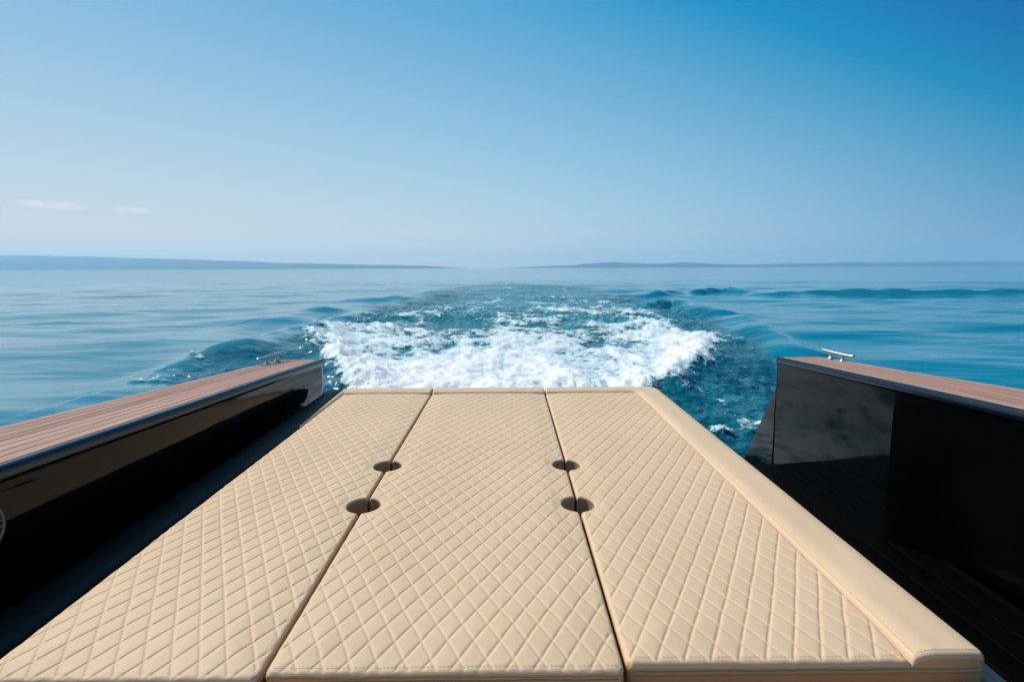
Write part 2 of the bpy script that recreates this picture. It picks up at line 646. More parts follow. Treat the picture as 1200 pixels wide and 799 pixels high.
# heights: confused chop in the wash, mounded foam, breaking shoulders
chop = (0.11 * fbm(X * 1.3, Y * 1.0, 3, 21) * res(0.7) + 0.06 * (np.abs(fbm(X * 3.3, Y * 2.6, 3, 22)) * 2 - 0.5) * res(0.3))
Z += chop * tu * (1 - 0.5 * np.clip(Df, 0, 1))
fall = sstep(335, 380, V)
calm_st = 1 - 0.9 * np.clip(st_ * 1.5, 0, 1)
Z += 0.035 * calm_st * np.clip(Df, 0, 1) * (0.6 + 1.3 * (n_mid + 0.5)) * fall * sstep(900, 560, V)
ls = np.exp(-((U - fl - 28) / 42) ** 2) * sstep(368, 396, V) * sstep(520, 440, V)
rs = np.exp(-((U - frr + 28) / 42) ** 2) * sstep(368, 396, V) * sstep(520, 440, V)
Z += 0.17 * (ls + rs) * (0.8 + 0.7 * n_mid) * front
Z += 0.045 * calm_st * n_fin * np.clip(Df, 0, 1) * res(0.15) * front
# hump of water at the far end of the wash
hx, hd = on_sea(600, 341)
Z += 0.55 * np.exp(-((X - hx) / 7.0) ** 2 - ((Y - hd) / 6.0) ** 2)


def ridge(pts, height, w_near, w_far):
    """smooth wave crest along points given on the sea; steeper towards the camera."""
    global Z
    P_ = [on_sea(*p) for p in pts]
    best = np.full(X.shape, 1e9)
    sgn = np.zeros_like(X)
    tt = np.zeros_like(X)
    n_ = len(P_) - 1
    for i in range(n_):
        ax, ay = P_[i]
        bx, by = P_[i + 1]
        ex, ey = bx - ax, by - ay
        l2 = ex * ex + ey * ey
        q = np.clip(((X - ax) * ex + (Y - ay) * ey) / l2, 0, 1)
        ddx = X - (ax + q * ex)
        ddy = Y - (ay + q * ey)
        dd = np.sqrt(ddx ** 2 + ddy ** 2)
        m = dd < best
        best = np.where(m, dd, best)
        side = np.sign(ddy * ex - ddx * ey)
        sgn = np.where(m, side, sgn)
        tt = np.where(m, (i + q) / n_, tt)
    ww = np.where(sgn * np.sign(P_[-1][0] - P_[0][0]) < 0, w_near, w_far)
    prof = np.exp(-(best / ww) ** 2)
    Z = Z + height * prof * np.sin(np.pi * np.clip(tt, 0.03, 0.97)) ** 0.6 * (1 + 0.7 * vnoise(X * 0.8, Y * 0.8, 77)) * front


ridge([(150, 455), (215, 434), (290, 412), (372, 384), (420, 368)], 0.26, 0.55, 1.1)
ridge([(60, 420), (180, 398), (300, 378), (420, 362)], 0.05, 0.8, 1.5)
ridge([(960, 432), (915, 408), (872, 386), (850, 380)], 0.36, 0.5, 0.9)
ridge([(850, 376), (815, 366), (790, 359), (762, 364)], 0.38, 0.8, 1.2)
ridge([(745, 352), (780, 348), (850, 343.5), (905, 347)], 0.34, 0.6, 1.8)
ridge([(900, 347), (960, 346), (1060, 346.5), (1180, 347), (1320, 348)], 0.27, 0.6, 1.8)
ridge([(700, 346), (760, 341), (800, 339), (860, 341)], 0.13, 1.0, 2.5)
ridge([(650, 325), (760, 326), (880, 325)], 0.22, 2.5, 6)
ridge([(620, 330), (700, 332), (790, 333)], 0.10, 1.5, 4)
ridge([(380, 352), (450, 350), (500, 346)], 0.12, 1.1, 2.5)
ridge([(330, 372), (380, 366), (430, 357)], 0.13, 0.8, 1.8)
ridge([(20, 378), (80, 376), (130, 372)], 0.06, 1.0, 2.5)

# keep the sea below the hull
under = (np.abs(X - 0.3) < 2.0) & (Y < 3.4) & (Y > -6)
Z = np.where(under, np.minimum(Z, 0.0), Z)
Df = np.where(under, 0, Df)

verts = np.stack([X, Y, Z], -1).reshape(-1, 3)
ii, jj = np.meshgrid(np.arange(nr - 1), np.arange(na), indexing='ij')
j2 = (jj + 1) % na
faces = np.stack([ii * na + jj, (ii + 1) * na + jj, (ii + 1) * na + j2, ii * na + j2], -1).reshape(-1, 4)
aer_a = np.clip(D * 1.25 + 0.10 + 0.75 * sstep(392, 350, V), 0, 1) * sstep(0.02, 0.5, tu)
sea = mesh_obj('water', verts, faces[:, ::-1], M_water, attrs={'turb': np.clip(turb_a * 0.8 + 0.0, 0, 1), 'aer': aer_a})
tag(sea, kind='structure')

# foam sheet: only the cells that carry foam, riding 1.5 cm above the water
mask = (Df > 0.18)
fm = mask[ii, jj] | mask[ii + 1, jj] | mask[ii + 1, j2] | mask[ii, j2]
fm &= (Y[ii, jj] > 3.3) & (rad[ii] < 60)
ff = faces.reshape(nr - 1, na, 4)[fm]
idx = np.unique(ff)
remap = np.full(nr * na, -1)
remap[idx] = np.arange(len(idx))
fz = verts[idx].copy()
dsel = Df.reshape(-1)[idx]
fz[:, 2] += 0.012 + 0.03 * np.clip(dsel, 0, 1)
foam = mesh_obj('wake_foam', fz, remap[ff][:, ::-1], M_foam, attrs={'dens': dsel})
tag(foam, 'white churned foam of the wake spreading behind the stern', 'foam', kind='stuff')

# spray flung off the breaking shoulders
cand = np.where((Df.reshape(-1) > 0.45) & (((ls + rs).reshape(-1)) > 0.35) & (Y.reshape(-1) > 4.5) & (rad.repeat(na) < 22))[0]
cand2 = np.where((Df.reshape(-1) > 0.3) & (Y.reshape(-1) > 4.5) & (rad.repeat(na) < 30))[0]
pick = np.concatenate([rng.choice(cand, 3600), rng.choice(cand2, 1500)])
base = verts[pick] + rng.normal(0, 1, (len(pick), 3)) * np.array([0.10, 0.12, 0.0])
base[:, 2] += 0.02 + np.abs(rng.normal(0, 0.075, len(pick)))
sz = np.exp(rng.normal(math.log(0.0052), 0.45, len(pick)))
oct_v = np.array([(1, 0, 0), (-1, 0, 0), (0, 1, 0), (0, -1, 0), (0, 0, 1), (0, 0, -1)], float)
oct_f = np.array([(0, 2, 4), (2, 1, 4), (1, 3, 4), (3, 0, 4), (2, 0, 5), (1, 2, 5), (3, 1, 5), (0, 3, 5)])
sv_ = (base[:, None, :] + oct_v[None] * sz[:, None, None]).reshape(-1, 3)
sf = (oct_f[None] + 6 * np.arange(len(pick))[:, None, None]).reshape(-1, 3)
spray = mesh_obj('spray', sv_, sf, M_spray)
tag(spray, 'fine white spray drops thrown up over the churned wake', 'spray', kind='stuff')


# ------------------------------------------------------------------ far shore
def hill(name, prof, dist, depth, label):
    us = np.arange(prof[0][0], prof[-1][0] + 1, 4.0)
    hs = np.interp(us, [p[0] for p in prof], [p[1] for p in prof])
    hs = hs + 0.35 * fbm(us / 25.0, us * 0 + dist * 0.01, 4, 3) * np.clip(hs / 3, 0, 1)
    V_, F_ = [], []
    nrow = 14
    for i, (u, hpx) in enumerate(zip(us, hs)):
        dx = (u - 596) / F
        for k in range(nrow):
            q = k / (nrow - 1)
            dd = dist + depth * q
            hh = max(hpx, 0) / F * dist * math.sqrt(1 + 0) * (math.sin(math.pi * min(q * 0.85, 1)) ** 0.75)
            rough = 1 + 0.25 * float(vnoise(np.array([u * 0.08 + k * 3.1]), np.array([k * 0.9]), 9)[0]) * (0 < k < nrow - 1) * (q < 0.45)
            V_.append((dx * dd, dd, hh * rough - (3.0 if k in (0, nrow - 1) else 0)))
    n_ = len(us)
    for i in range(n_ - 1):
        for k in range(nrow - 1):
            a_ = i * nrow + k
            F_.append((a_, a_ + nrow, a_ + nrow + 1, a_ + 1))
    o = mesh_obj(name, V_, F_, M_land)
    o['kind'] = 'structure'
    return o


hill('headland', [(-420, 18.5), (-200, 20), (-60, 19.6), (0, 18.8), (60, 17.8), (110, 16.6), (150, 15.2), (200, 13.2), (240, 12), (300, 9.5), (340, 7.6), (400, 6.2), (450, 4.6), (500, 3.2), (530, 1.2), (548, 0)], 5200, 900, '')
hill('hills', [(585, 0), (610, 1.0), (640, 2.4), (670, 3.4), (690, 5.0), (715, 7.2), (735, 6.2), (760, 4.5), (780, 5.2), (797, 6.6), (820, 5.4), (850, 3.6), (880, 3.4), (920, 4.2), (950, 4.5), (1000, 5.6), (1030, 5.0), (1065, 5.2), (1110, 6.6), (1150, 6.0), (1200, 5.6), (1300, 6.6), (1420, 5), (1560, 7), (1700, 4)], 6200, 900, '')


def far_boat(u, dist, ln, label, sail=False):
    dx = (u - 596) / F
    root = empty('distant_boat', (dx * dist, dist, 0))
    root.rotation_euler = (0, 0, R(20 if sail else -15))
    secs = []
    for q in np.linspace(0, 1, 9):
        x = (q - 0.5) * ln
        bw = ln * 0.14 * (math.sin(math.pi * min(1, 0.18 + q * 0.82) ** 1.5) ** 0.6 if q < 1 else 0.02)
        sh = ln * (0.10 + 0.05 * (1 - q))
        secs.append([(x, -bw, sh), (x, -bw * 0.7, -0.3), (x, bw * 0.7, -0.3), (x, bw, sh)])
    loft('hull', secs, M_boatwhite, root, closed=True, caps=True)
    bm = bmesh.new()
    box_bm(bm, -ln * 0.15, ln * 0.2, -ln * 0.09, ln * 0.09, ln * 0.1, ln * 0.24, ln * 0.02)
    bm_obj('cabin', bm, M_boatwhite, root)
    if sail:
        V_ = [(-0.02 * ln, 0.03, 0.2 * ln), (-0.02 * ln, 0.03, 1.15 * ln), (-0.45 * ln, 0.1, 0.25 * ln), (-0.02 * ln, -0.03, 0.2 * ln), (-0.02 * ln, -0.03, 1.15 * ln), (-0.45 * ln, -0.1 + 0.15, 0.25 * ln)]
        mesh_obj('sail', V_, [(0, 1, 2), (5, 4, 3), (0, 3, 4, 1), (1, 4, 5, 2), (2, 5, 3, 0)], M_boatwhite, root, smooth=False)
        bm = bmesh.new()
        box_bm(bm, -0.02 * ln, 0.0, -0.06, 0.06, 0.2 * ln, 1.2 * ln)
        bm_obj('mast', bm, M_boatwhite, root)
    tag(root, label, 'boat', 'boats far off near the hills')
    return root


far_boat(681, 3800, 12, 'tiny white boat far off, under the highest hill right of the wake', True)
far_boat(886, 4200, 13, 'tiny white boat far off, middle one of three along the distant hills', False)
far_boat(1046, 4600, 13, 'tiny white boat far off, rightmost of three, above the right cleat', True)

# ------------------------------------------------------------------ the boat
ZP = H - 0.67                  # top of the sun pad
boat = empty('motor_boat', (0.25, 0, 0.0))
boat.location = (0, 0, 0)
tag(boat, 'black motor boat stern with teak topped side decks and steel cleats', 'motor boat')

ys = np.array([2.86, 2.84, 2.80, 2.74, 2.66, 2.5, 2.3, 2.1, 1.9, 1.7, 1.5, 1.25, 1.0, 0.75, 0.5, 0.2, -0.2, -0.7, -1.3, -2.0])


def interp(y, pts):
    pts = sorted(pts)
    return float(np.interp(y, [p[0] for p in pts], [p[1] for p in pts]))


ztop_p = [(2.86, H - 0.505), (2.5, H - 0.486), (1.9, H - 0.458), (1.05, H - 0.42), (-2.0, H - 0.33)]
SIDES = {
    'left': dict(s=-1, inner=[(2.86, 1.048), (2.3, 1.062), (1.7, 1.078), (1.05, 1.105), (-2.0, 1.22)],
                 outer=[(2.86, 1.225), (2.83, 1.26), (2.5, 1.325), (1.40, 1.438), (0.5, 1.6), (-2.0, 1.78)]),
    'right': dict(s=1, inner=[(2.86, 1.527), (2.3, 1.548), (1.53, 1.590), (-2.0, 1.74)],
                  outer=[(2.86, 1.74), (2.82, 1.775), (2.57, 1.81), (2.3, 1.845), (1.9, 1.925), (0.5, 2.10), (-2.0, 2.28)]),
}


def side_deck(side):
    S = SIDES[side]
    s = S['s']
    ix = lambda y: interp(y, S['inner'])
    ox = lambda y: interp(y, S['outer'])
    zt = lambda y: interp(y, ztop_p)
    # aft end drawn in slightly at the outside corner
    deck = loft('side_deck', [[(s * (ix(y) + 0.019), y, zt(y) - 0.005), (s * (ox(y) - 0.006), y, zt(y) - 0.005),
                               (s * (ox(y) - 0.006), y, zt(y) - 0.03), (s * (ix(y) + 0.019), y, zt(y) - 0.03)] for y in ys], M_caulk, boat, closed=True, caps=True)
    npl = 8
    yy = [y for y in ys if y <= 2.84]
    for k in range(npl):
        secs = []
        for y in yy:
            a_, b_ = ix(y) + 0.022, ox(y) - 0.008
            w_ = (b_ - a_)
            x0 = a_ + w_ * k / npl + 0.0016
            x1 = a_ + w_ * (k + 1) / npl - 0.0016
            z = zt(y)
            secs.append([(s * x0, y, z - 0.008), (s * x0, y, z - 0.0012), (s * (x0 + 0.0015), y, z), (s * (x1 - 0.0015), y, z), (s * x1, y, z - 0.0012), (s * x1, y, z - 0.008)])
        loft('plank', secs, M_teak, deck, closed=True, caps=True, sharp=30)
    # navy rim: rounded lip along the inner edge and round the aft end
    secs = []
    for y in ys:
        x, z = ix(y), zt(y)
        prof = [(0.020, -0.001), (0.012, -0.0006), (0.006, -0.0005), (0.001, -0.003), (-0.003, -0.010), (-0.003, -0.026), (0.0, -0.034), (0.006, -0.040), (0.02, -0.042), (0.02, -0.02)]
        secs.append([(s * (x + a_), y, z + b_) for a_, b_ in prof])
    loft('rim', secs, M_navy, boat, closed=True, caps=True, sharp=50)
    # aft end cap
    x0, x1 = ix(2.86), ox(2.86)
    z = zt(2.86)
    secs = []
    for q in np.linspace(0, 1, 12):
        x = x0 + (x1 - x0) * q
        prof = [(0.0, -0.002), (0.006, -0.004), (0.010, -0.012), (0.010, -0.028), (0.005, -0.038), (0.0, -0.042)]
        secs.append([(s * x, 2.86 + a_ * (1 - 0.2 * q), z + b_) for a_, b_ in prof])
    loft('end_cap', secs, M_navy, boat, closed=True, caps=True, sharp=50)
    # outer hull side
    secs = []
    for y in ys:
        x, z = ox(y), zt(y)
        secs.append([(s * (x - 0.006), y, z - 0.001), (s * (x + 0.004), y, z - 0.012), (s * (x + 0.012), y, z - 0.05), (s * (x - 0.01), y, z - 0.3), (s * (x - 0.06), y, z - 0.7),
                     (s * (x - 0.16), y, 0.1), (s * (x - 0.35), y, -0.35)])
    loft('hull_side', secs, M_black, boat)
    return ix, ox, zt


ixl, oxl, ztl = side_deck('left')
ixr, oxr, ztr = side_deck('right')



def wall_x(y, z):
    zt_ = ztl(y) - 0.038
    q = (zt_ - z) / (zt_ - (ZP - 0.08))
    fwd = float(sstep(2.75, 1.9, np.array(y)))
    return -(ixl(y) + 0.010) + 0.026 * q - (0.045 + 0.02 * fwd) * q * q


# left inner wall: leans from the rim down to the bolster, hollow in the middle
secs = []
for y in ys:
    z = ztl(y) - 0.038
    zb = ZP - 0.08
    row = []
    for q in np.linspace(0, 1, 14):
        zz_ = z + (zb - z) * q
        row.append((wall_x(y, zz_), y, zz_))
    secs.append(row)
secs = [secs[0]] + secs
secs[0] = [(x - 0.010, 2.874, zz) for x, y, zz in secs[1]]
loft('inner_wall', secs, M_black_gloss, boat, sharp=60)
# closing panel of the left gunwale end, facing aft
loft('end_panel', [[(-1.068, 2.874, ztl(2.86) - 0.04), (-1.068, 2.874, 0.0)], [(-1.2, 2.87, ztl(2.86) - 0.04), (-1.2, 2.87, 0.0)], [(-(oxl(2.86) - 0.01), 2.86, ztl(2.86) - 0.04), (-(oxl(2.86) - 0.1), 2.86, 0.0)]], M_black, boat)

# right inner wall. Aft of y=2.0 a flat panel; forward of it the wall tucks under the rim
ZD = ZP - 0.47
secs = []
for y in list(np.linspace(2.86, 2.02, 9)):
    zt_ = ztr(y) - 0.038
    xt = ixr(y) + 0.006
    row = []
    for q in np.linspace(0, 1, 12):
        z = zt_ + (ZD - zt_) * q
        row.append((xt + 0.012 * q, y, z))
    secs.append(row)
loft('stern_panel', secs, M_black, boat, sharp=60)
secs = []
yl = [2.02, 2.0, 1.97, 1.92, 1.8, 1.6, 1.4, 1.2, 1.0, 0.7, 0.3, -0.2, -1, -2]
for y in yl:
    zt_ = ztr(y) - 0.038
    xt = ixr(y) + 0.006
    tuck = 0.17 * float(sstep(2.03, 1.76, np.array(y)))
    row = []
    for q in np.linspace(0, 1, 12):
        z = zt_ + (ZD - zt_) * q
        row.append((xt + 0.012 * q + tuck * q, y, z))
    secs.append(row)
loft('inner_wall', secs, M_black_flat, boat, sharp=60)
# aft face of the right gunwale and the raked quarter below it
loft('end_panel', [[(ixr(2.86) + 0.006, 2.862, ztr(2.86) - 0.04), (ixr(2.86) + 0.018, 2.862, 0.0)], [(oxr(2.86) - 0.008, 2.862, ztr(2.86) - 0.04), (oxr(2.86) - 0.1, 2.862, 0.0)]], M_black, boat)
bm = bmesh.new()
qa = [(1.535, 2.861, 1.08), (1.565, 3.30, 0.42), (1.57, 3.26, 0.30), (1.548, 2.861, 0.30)]
qb = [(x + 0.12, y, z) for x, y, z in qa]
va = [bm.verts.new(p) for p in qa]
vb = [bm.verts.new(p) for p in qb]
bm.faces.new(va)
bm.faces.new(vb[::-1])
for i in range(4):
    bm.faces.new((va[i], vb[i], vb[(i + 1) % 4], va[(i + 1) % 4]))
bmesh.ops.bevel(bm, geom=bm.edges[:], offset=0.006, segments=2, affect='EDGES')
bm_obj('quarter_fin', bm, M_black, boat)

# walkway deck, hatch under the pads, transom, platform, bottom
bm = bmesh.new()
nb = 9
box_bm(bm, 0.78, 1.72, -2.0, 2.86, ZD - 0.05, ZD - 0.006)
deck = bm_obj('walkway_deck', bm, M_black_base, boat, smooth=False)
for k in range(nb):
    bm = bmesh.new()
    x0 = 0.80 + k * 0.098
    box_bm(bm, x0 + 0.003, x0 + 0.095, -2.0, 2.85, ZD - 0.008, ZD, 0.0015)
    bm_obj('plank', bm, M_darkteak, deck)
bm = bmesh.new()
box_bm(bm, -1.06, 0.80, 0.0, 2.76, 0.15, ZP - 0.10, 0.02)
bm_obj('engine_hatch', bm, M_black_base, boat)
bm = bmesh.new()
box_bm(bm, -1.2, 1.62, 2.76, 2.84, -0.3, ZD - 0.004, 0.01)
bm_obj('transom', bm, M_black_base, boat)
bm = bmesh.new()
box_bm(bm, -1.05, 1.45, 2.84, 3.15, 0.22, 0.30, 0.02)
bm_obj('swim_platform', bm, M_black_base, boat)
loft('hull_bottom', [[(-1.5, y, -0.32), (0.3, y, -0.6), (1.75, y, -0.32)] for y in (2.8, 1, -2)], M_black_base, boat)
bm = bmesh.new()
box_bm(bm, -1.3, 1.9, -2.1, -2.0, -0.3, ZP, 0.01)
bm_obj('bulkhead', bm, M_black_base, boat)
# ledge at the forward corner of the pad, teak topped with a navy edge
bm = bmesh.new()
box_bm(bm, 0.80, 0.885, 0.0, 0.93, ZP - 0.16, ZP - 0.056, 0.008)
lg = bm_obj('ledge', bm, M_navy, boat)
bm = bmesh.new()
box_bm(bm, 0.80, 0.868, 0.0, 0.915, ZP - 0.053, ZP - 0.048, 0.002)
bm_obj('plank', bm, M_teak, lg)

# emblem on the left inner wall
em_y, em_z = 1.005, ZP + 0.122


def on_wall(a_, b_, off):
    y, z = em_y + a_, em_z + b_
    return (wall_x(y, z) + off, y, z)


emb = empty('emblem')
emb.parent = boat
for r0, r1 in ((0.066, 0.057), (0.046, 0.042)):
    V_, F_ = [], []
    n_ = 64
    for i in range(n_):
        an = 2 * math.pi * i / n_
        for (r_, o_) in ((r0, 0.0), (r0 - 0.001, 0.003), (r1 + 0.001, 0.003), (r1, 0.0)):
            V_.append(on_wall(r_ * math.cos(an), r_ * math.sin(an), o_))
    for i in range(n_):
        for k in range(3):
            F_.append((i * 4 + k, ((i + 1) % n_) * 4 + k, ((i + 1) % n_) * 4 + k + 1, i * 4 + k + 1))
    mesh_obj('ring', V_, F_, M_emblem, emb)
for bz in (0.007, -0.007):
    V_, F_ = [], []
    for i, aa_ in enumerate(np.linspace(-0.041, 0.056, 8)):
        for (zz, o_) in ((bz + 0.004, 0.0), (bz + 0.003, 0.003), (bz - 0.003, 0.003), (bz - 0.004, 0.0)):
            V_.append(on_wall(aa_, zz, o_))
        if i:
            for k in range(3):
                F_.append(((i - 1) * 4 + k, i * 4 + k, i * 4 + k + 1, (i - 1) * 4 + k + 1))
    mesh_obj('bar', V_, F_, M_emblem, emb)


# cleats
def cleat(loc, rot, label):
    root = empty('cleat', loc)
    root.rotation_euler = rot
    root.parent = boat
    root['label'] = label
    secs = []
    Lh = 0.118
    for q in np.linspace(-1, 1, 25):
        taper = 1 - 0.30 * abs(q) ** 2
        if abs(q) > 0.93:
            taper *= math.sqrt(max(0.02, 1 - ((abs(q) - 0.93) / 0.07) ** 2))
        ry, rz = 0.013 * taper, 0.0105 * taper
        zc = 0.036 + 0.004 * abs(q) ** 2
        secs.append([(q * Lh, ry * math.cos(a_), zc + rz * math.sin(a_)) for a_ in np.linspace(0, 2 * math.pi, 14, endpoint=False)])
    loft('horn_bar', secs, M_steel, root, closed=True, caps=True, sharp=60)
    for px in (-0.04, 0.04):
        secs = []
        for z, r_ in ((0, 0.017), (0.002, 0.0175), (0.004, 0.016), (0.008, 0.011), (0.014, 0.0085), (0.024, 0.0085), (0.032, 0.011), (0.036, 0.011)):
            secs.append([(px + r_ * math.cos(a_), r_ * math.sin(a_), z) for a_ in np.linspace(0, 2 * math.pi, 16, endpoint=False)])
        loft('post', secs, M_steel, root, closed=True, caps=True, sharp=50)
    return root


cleat((-1.262, 2.70, ztl(2.70) + 0.0005), (0, R(-1.2), R(78)), 'steel cleat on the left side deck')
cleat((1.765, 2.70, ztr(2.70) + 0.0005), (0, R(-1.2), R(99)), 'steel cleat on the right side deck')

# ------------------------------------------------------------------ cushions
QW, QL = 0.0475, 0.0825
YF = 2.80                      # aft edge of the pads
YS = 2.69                      # seam of the aft border
NSEAM = 1.0 / math.sqrt(1 / QW ** 2 + 1 / QL ** 2)
HOLES = [(-0.417, 1.389), (-0.417, 1.684), (0.197, 1.389), (0.197, 1.684)]
HR = 0.047
T = 0.095


def axis(a, b, step_fn):
    pr = [0, 0, 0.0010, 0.0028, 0.0056, 0.0100]
    xs, dr = [], []
    drops = [T, 0.0100, 0.0056, 0.0028, 0.0010, 0.0]
    inner = [a + 0.0100]
    while inner[-1] < b - 0.0100:
        inner.append(inner[-1] + step_fn(inner[-1]))
    inner = np.array(inner)
    inner = a + 0.0100 + (inner - inner[0]) * (b - a - 0.020) / (inner[-1] - inner[0])
    xs = [a + p for p in pr[:-1]] + list(inner) + [b - p for p in pr[:-1]][::-1]
    dr = drops[:-1] + [0.0] * len(inner) + drops[:-1][::-1]
    return np.array(xs), np.array(dr)


def with_lines(xs, dr, extra, a, b):
    ex = [e for e in extra if a + 0.013 < e < b - 0.013]
    keep = np.array([all(abs(x - e) > 0.0011 for e in ex) for x in xs])
    xs2 = np.concatenate([xs[keep], ex])
    dr2 = np.concatenate([dr[keep], [0.0] * len(ex)])
    o = np.argsort(xs2)
    return xs2[o], dr2[o]


def cushion(name, x0, x1, y0, y1, label, xc, yq0, border_x=None, border_y=None, corner=0.0, holes=(), step=0.0022, grow=0.0011, zoff=0.0, seed=1):
    root = empty(name, ((x0 + x1) / 2, (y0 + y1) / 2, ZP - T + zoff))
    ox_, oy_, oz_ = root.location
    xs, dxr = axis(x0, x1, lambda p: step)
    yv, dyr = axis(y0, y1, lambda p: step + grow * max(0.0, p - 0.8))
    ring = (HR - 0.0015, HR, HR + 0.0012, HR + 0.003, HR + 0.006)
    exx = [hx_ + sg * r_ for (hx_, hy_) in holes for r_ in ring for sg in (-1, 1)] + ([border_x] if border_x is not None else [])
    exy = [hy_ + sg * r_ for (hx_, hy_) in holes for r_ in ring for sg in (-1, 1)] + ([border_y] if border_y is not None else [])
    xs, dxr = with_lines(xs, dxr, sorted(set(np.round(exx, 5))), x0, x1)
    yv, dyr = with_lines(yv, dyr, sorted(set(np.round(exy, 5))), y0, y1)
    GX, GY = np.meshgrid(xs, yv)
    DX, DY = np.meshgrid(dxr, dyr)
    drop = np.maximum(DX, DY)
    drop = np.where((DX > 0) & (DY > 0), np.maximum(drop, np.minimum(T, DX + DY)), drop)
    skirt = drop > T * 0.9
    PX, PY = GX.copy(), GY.copy()
    if corner:
        cx, cy = x1 - corner, y1 - corner
        u = GX - cx
        v = GY - cy
        m = (u > 0) & (v > 0)
        mx = np.maximum(u, v)
        an = np.arctan2(v, u)
        PX = np.where(m, cx + mx * np.cos(an), PX)
        PY = np.where(m, cy + mx * np.sin(an), PY)
    # small rounding of all the other corners
    rc = 0.012
    for (sx_, sy_) in ((0, 0), (0, 1), (1, 0)) + (() if corner else ((1, 1),)):
        cx = x1 - rc if sx_ else x0 + rc
        cy = y1 - rc if sy_ else y0 + rc
        u = (GX - cx) * (1 if sx_ else -1)
        v = (GY - cy) * (1 if sy_ else -1)
        m = (u > 0) & (v > 0)
        mx = np.maximum(u, v)
        an = np.arctan2(v, u)
        PX = np.where(m, cx + (1 if sx_ else -1) * mx * np.cos(an), PX)
        PY = np.where(m, cy + (1 if sy_ else -1) * mx * np.sin(an), PY)
    hole_m = []
    for (hx_, hy_) in holes:       # squares round each hole are bent into circles
        u = GX - hx_
        v = GY - hy_
        m_ = np.maximum(np.abs(u), np.abs(v))
        rr2 = np.hypot(u, v) + 1e-9
        k_ = 1 - sstep(HR * 1.12, HR * 1.75, m_)
        f_ = 1 + k_ * (m_ / rr2 - 1)
        zone = m_ < HR * 1.75
        PX = np.where(zone, hx_ + u * f_, PX)
        PY = np.where(zone, hy_ + v * f_, PY)
        hole_m.append(m_)
    bx = border_x if border_x is not None else 9
    by = border_y if border_y is not None else 9
    # inner corner of the border seam is rounded too
    sdx = bx - PX
    sdy = by - PY
    rr_ = 0.03
    sd = np.minimum(sdx, sdy)
    both = (sdx < rr_) & (sdy < rr_)
    sd = np.where(both, rr_ - np.hypot(rr_ - sdx, rr_ - sdy), sd)   # >0 inside the quilted field
    isq = sd > 0
    # quilting, slightly uneven
    wob = 0.0009
    qx = PX + wob * vnoise(PX * 22, PY * 22, seed) * 2
    qy = PY + wob * vnoise(PX * 19 + 5, PY * 19, seed + 3) * 2
    uu = (qx - xc) / QW + (qy - yq0) / QL
    vv = (qx - xc) / QW - (qy - yq0) / QL
    du = np.abs(uu - np.round(uu)) * NSEAM
    dv = np.abs(vv - np.round(vv)) * NSEAM
    sm = -0.0015 * np.log(np.exp(-du / 0.0015) + np.exp(-dv / 0.0015))
    dmin = np.maximum(sm, 0)
    puff = 0.0010 * (1 - np.exp(-(dmin / 0.0075))) - 0.0020 * np.exp(-(np.minimum(du, dv) / 0.00185) ** 2)
    edge = np.minimum.reduce([PX - x0, x1 - PX, PY - y0, y1 - PY])
    ef = sstep(0.003, 0.010, edge)
    if border_x is not None or border_y is not None:
        ef = ef * sstep(0.0, 0.014, sd)
    zq = puff * ef + 0.0018 * (1 - ef) * (vnoise(PX * 60, PY * 60, seed + 9) * 1.2)
    zq -= 0.0008 * np.exp(-((edge - 0.0115) / 0.0016) ** 2)
    # the whole face domes a little
    zq += 0.005 * sstep(0, 0.10, edge) + 0.0015 * fbm(PX * 6, PY * 4, 2, seed + 20)
    # border roll
    bw = np.where(PX > bx, x1 - bx, y1 - by)
    out_ = np.minimum.reduce([x1 - PX if border_x is not None else np.full_like(PX, 9), y1 - PY if border_y is not None else np.full_like(PX, 9)])
    inn = -sd
    tb = np.clip(inn / np.maximum(inn + np.maximum(out_, 0), 1e-4), 0, 1)
    roll = 0.017 * np.sqrt(np.clip(1 - (1 - np.clip(inn / 0.045, 0, 1)) ** 2, 0, 1)) * sstep(-0.1, 0.45, 1 - tb * 0.75) - 0.003
    roll += 0.0016 * fbm(PX * 13, PY * 5, 3, seed + 40)
    zb = np.where(isq, zq, roll)
    zb = zb - 0.0075 * np.exp(-(sd / 0.0036) ** 2) * ((border_x is not None) | (border_y is not None))
    # finger holes shared between two cushions
    Zt = zb.copy()
    gone = np.zeros(PX.shape, bool)
    for m_ in hole_m:
        lip = np.clip((m_ - HR) / 0.006, 0, 1)
        Zt = np.where(m_ < HR + 0.03, Zt * sstep(0.0, 0.03, m_ - HR) + (-0.0055 * (1 - np.sqrt(1 - (1 - lip) ** 2))) * (m_ >= HR - 1e-5), Zt)
        wall_ = m_ < HR - 0.0008
        drop = np.where(wall_, T, drop)
        Zt = np.where(wall_, 0, Zt)
        gone |= m_ < HR - 0.0022
    # piping line round the top edge comes from the rounded drop
    zz = np.where(drop >= T * 0.999, -T, Zt - drop)
    V_ = np.stack([PX - ox_, PY - oy_, zz + ZP + zoff - oz_], -1).reshape(-1, 3)
    ny_, nx_ = PX.shape
    a, b_ = np.meshgrid(np.arange(ny_ - 1), np.arange(nx_ - 1), indexing='ij')
    Fq = np.stack([a * nx_ + b_, a * nx_ + b_ + 1, (a + 1) * nx_ + b_ + 1, (a + 1) * nx_ + b_], -1)
    qf = isq[a, b_] & isq[a + 1, b_] & isq[a, b_ + 1] & isq[a + 1, b_ + 1]
    sk = (drop >= T * 0.999)
    out_f = gone[a, b_] | gone[a + 1, b_] | gone[a, b_ + 1] | gone[a + 1, b_ + 1]
    skf = sk[a, b_] | sk[a + 1, b_] | sk[a, b_ + 1] | sk[a + 1, b_ + 1]
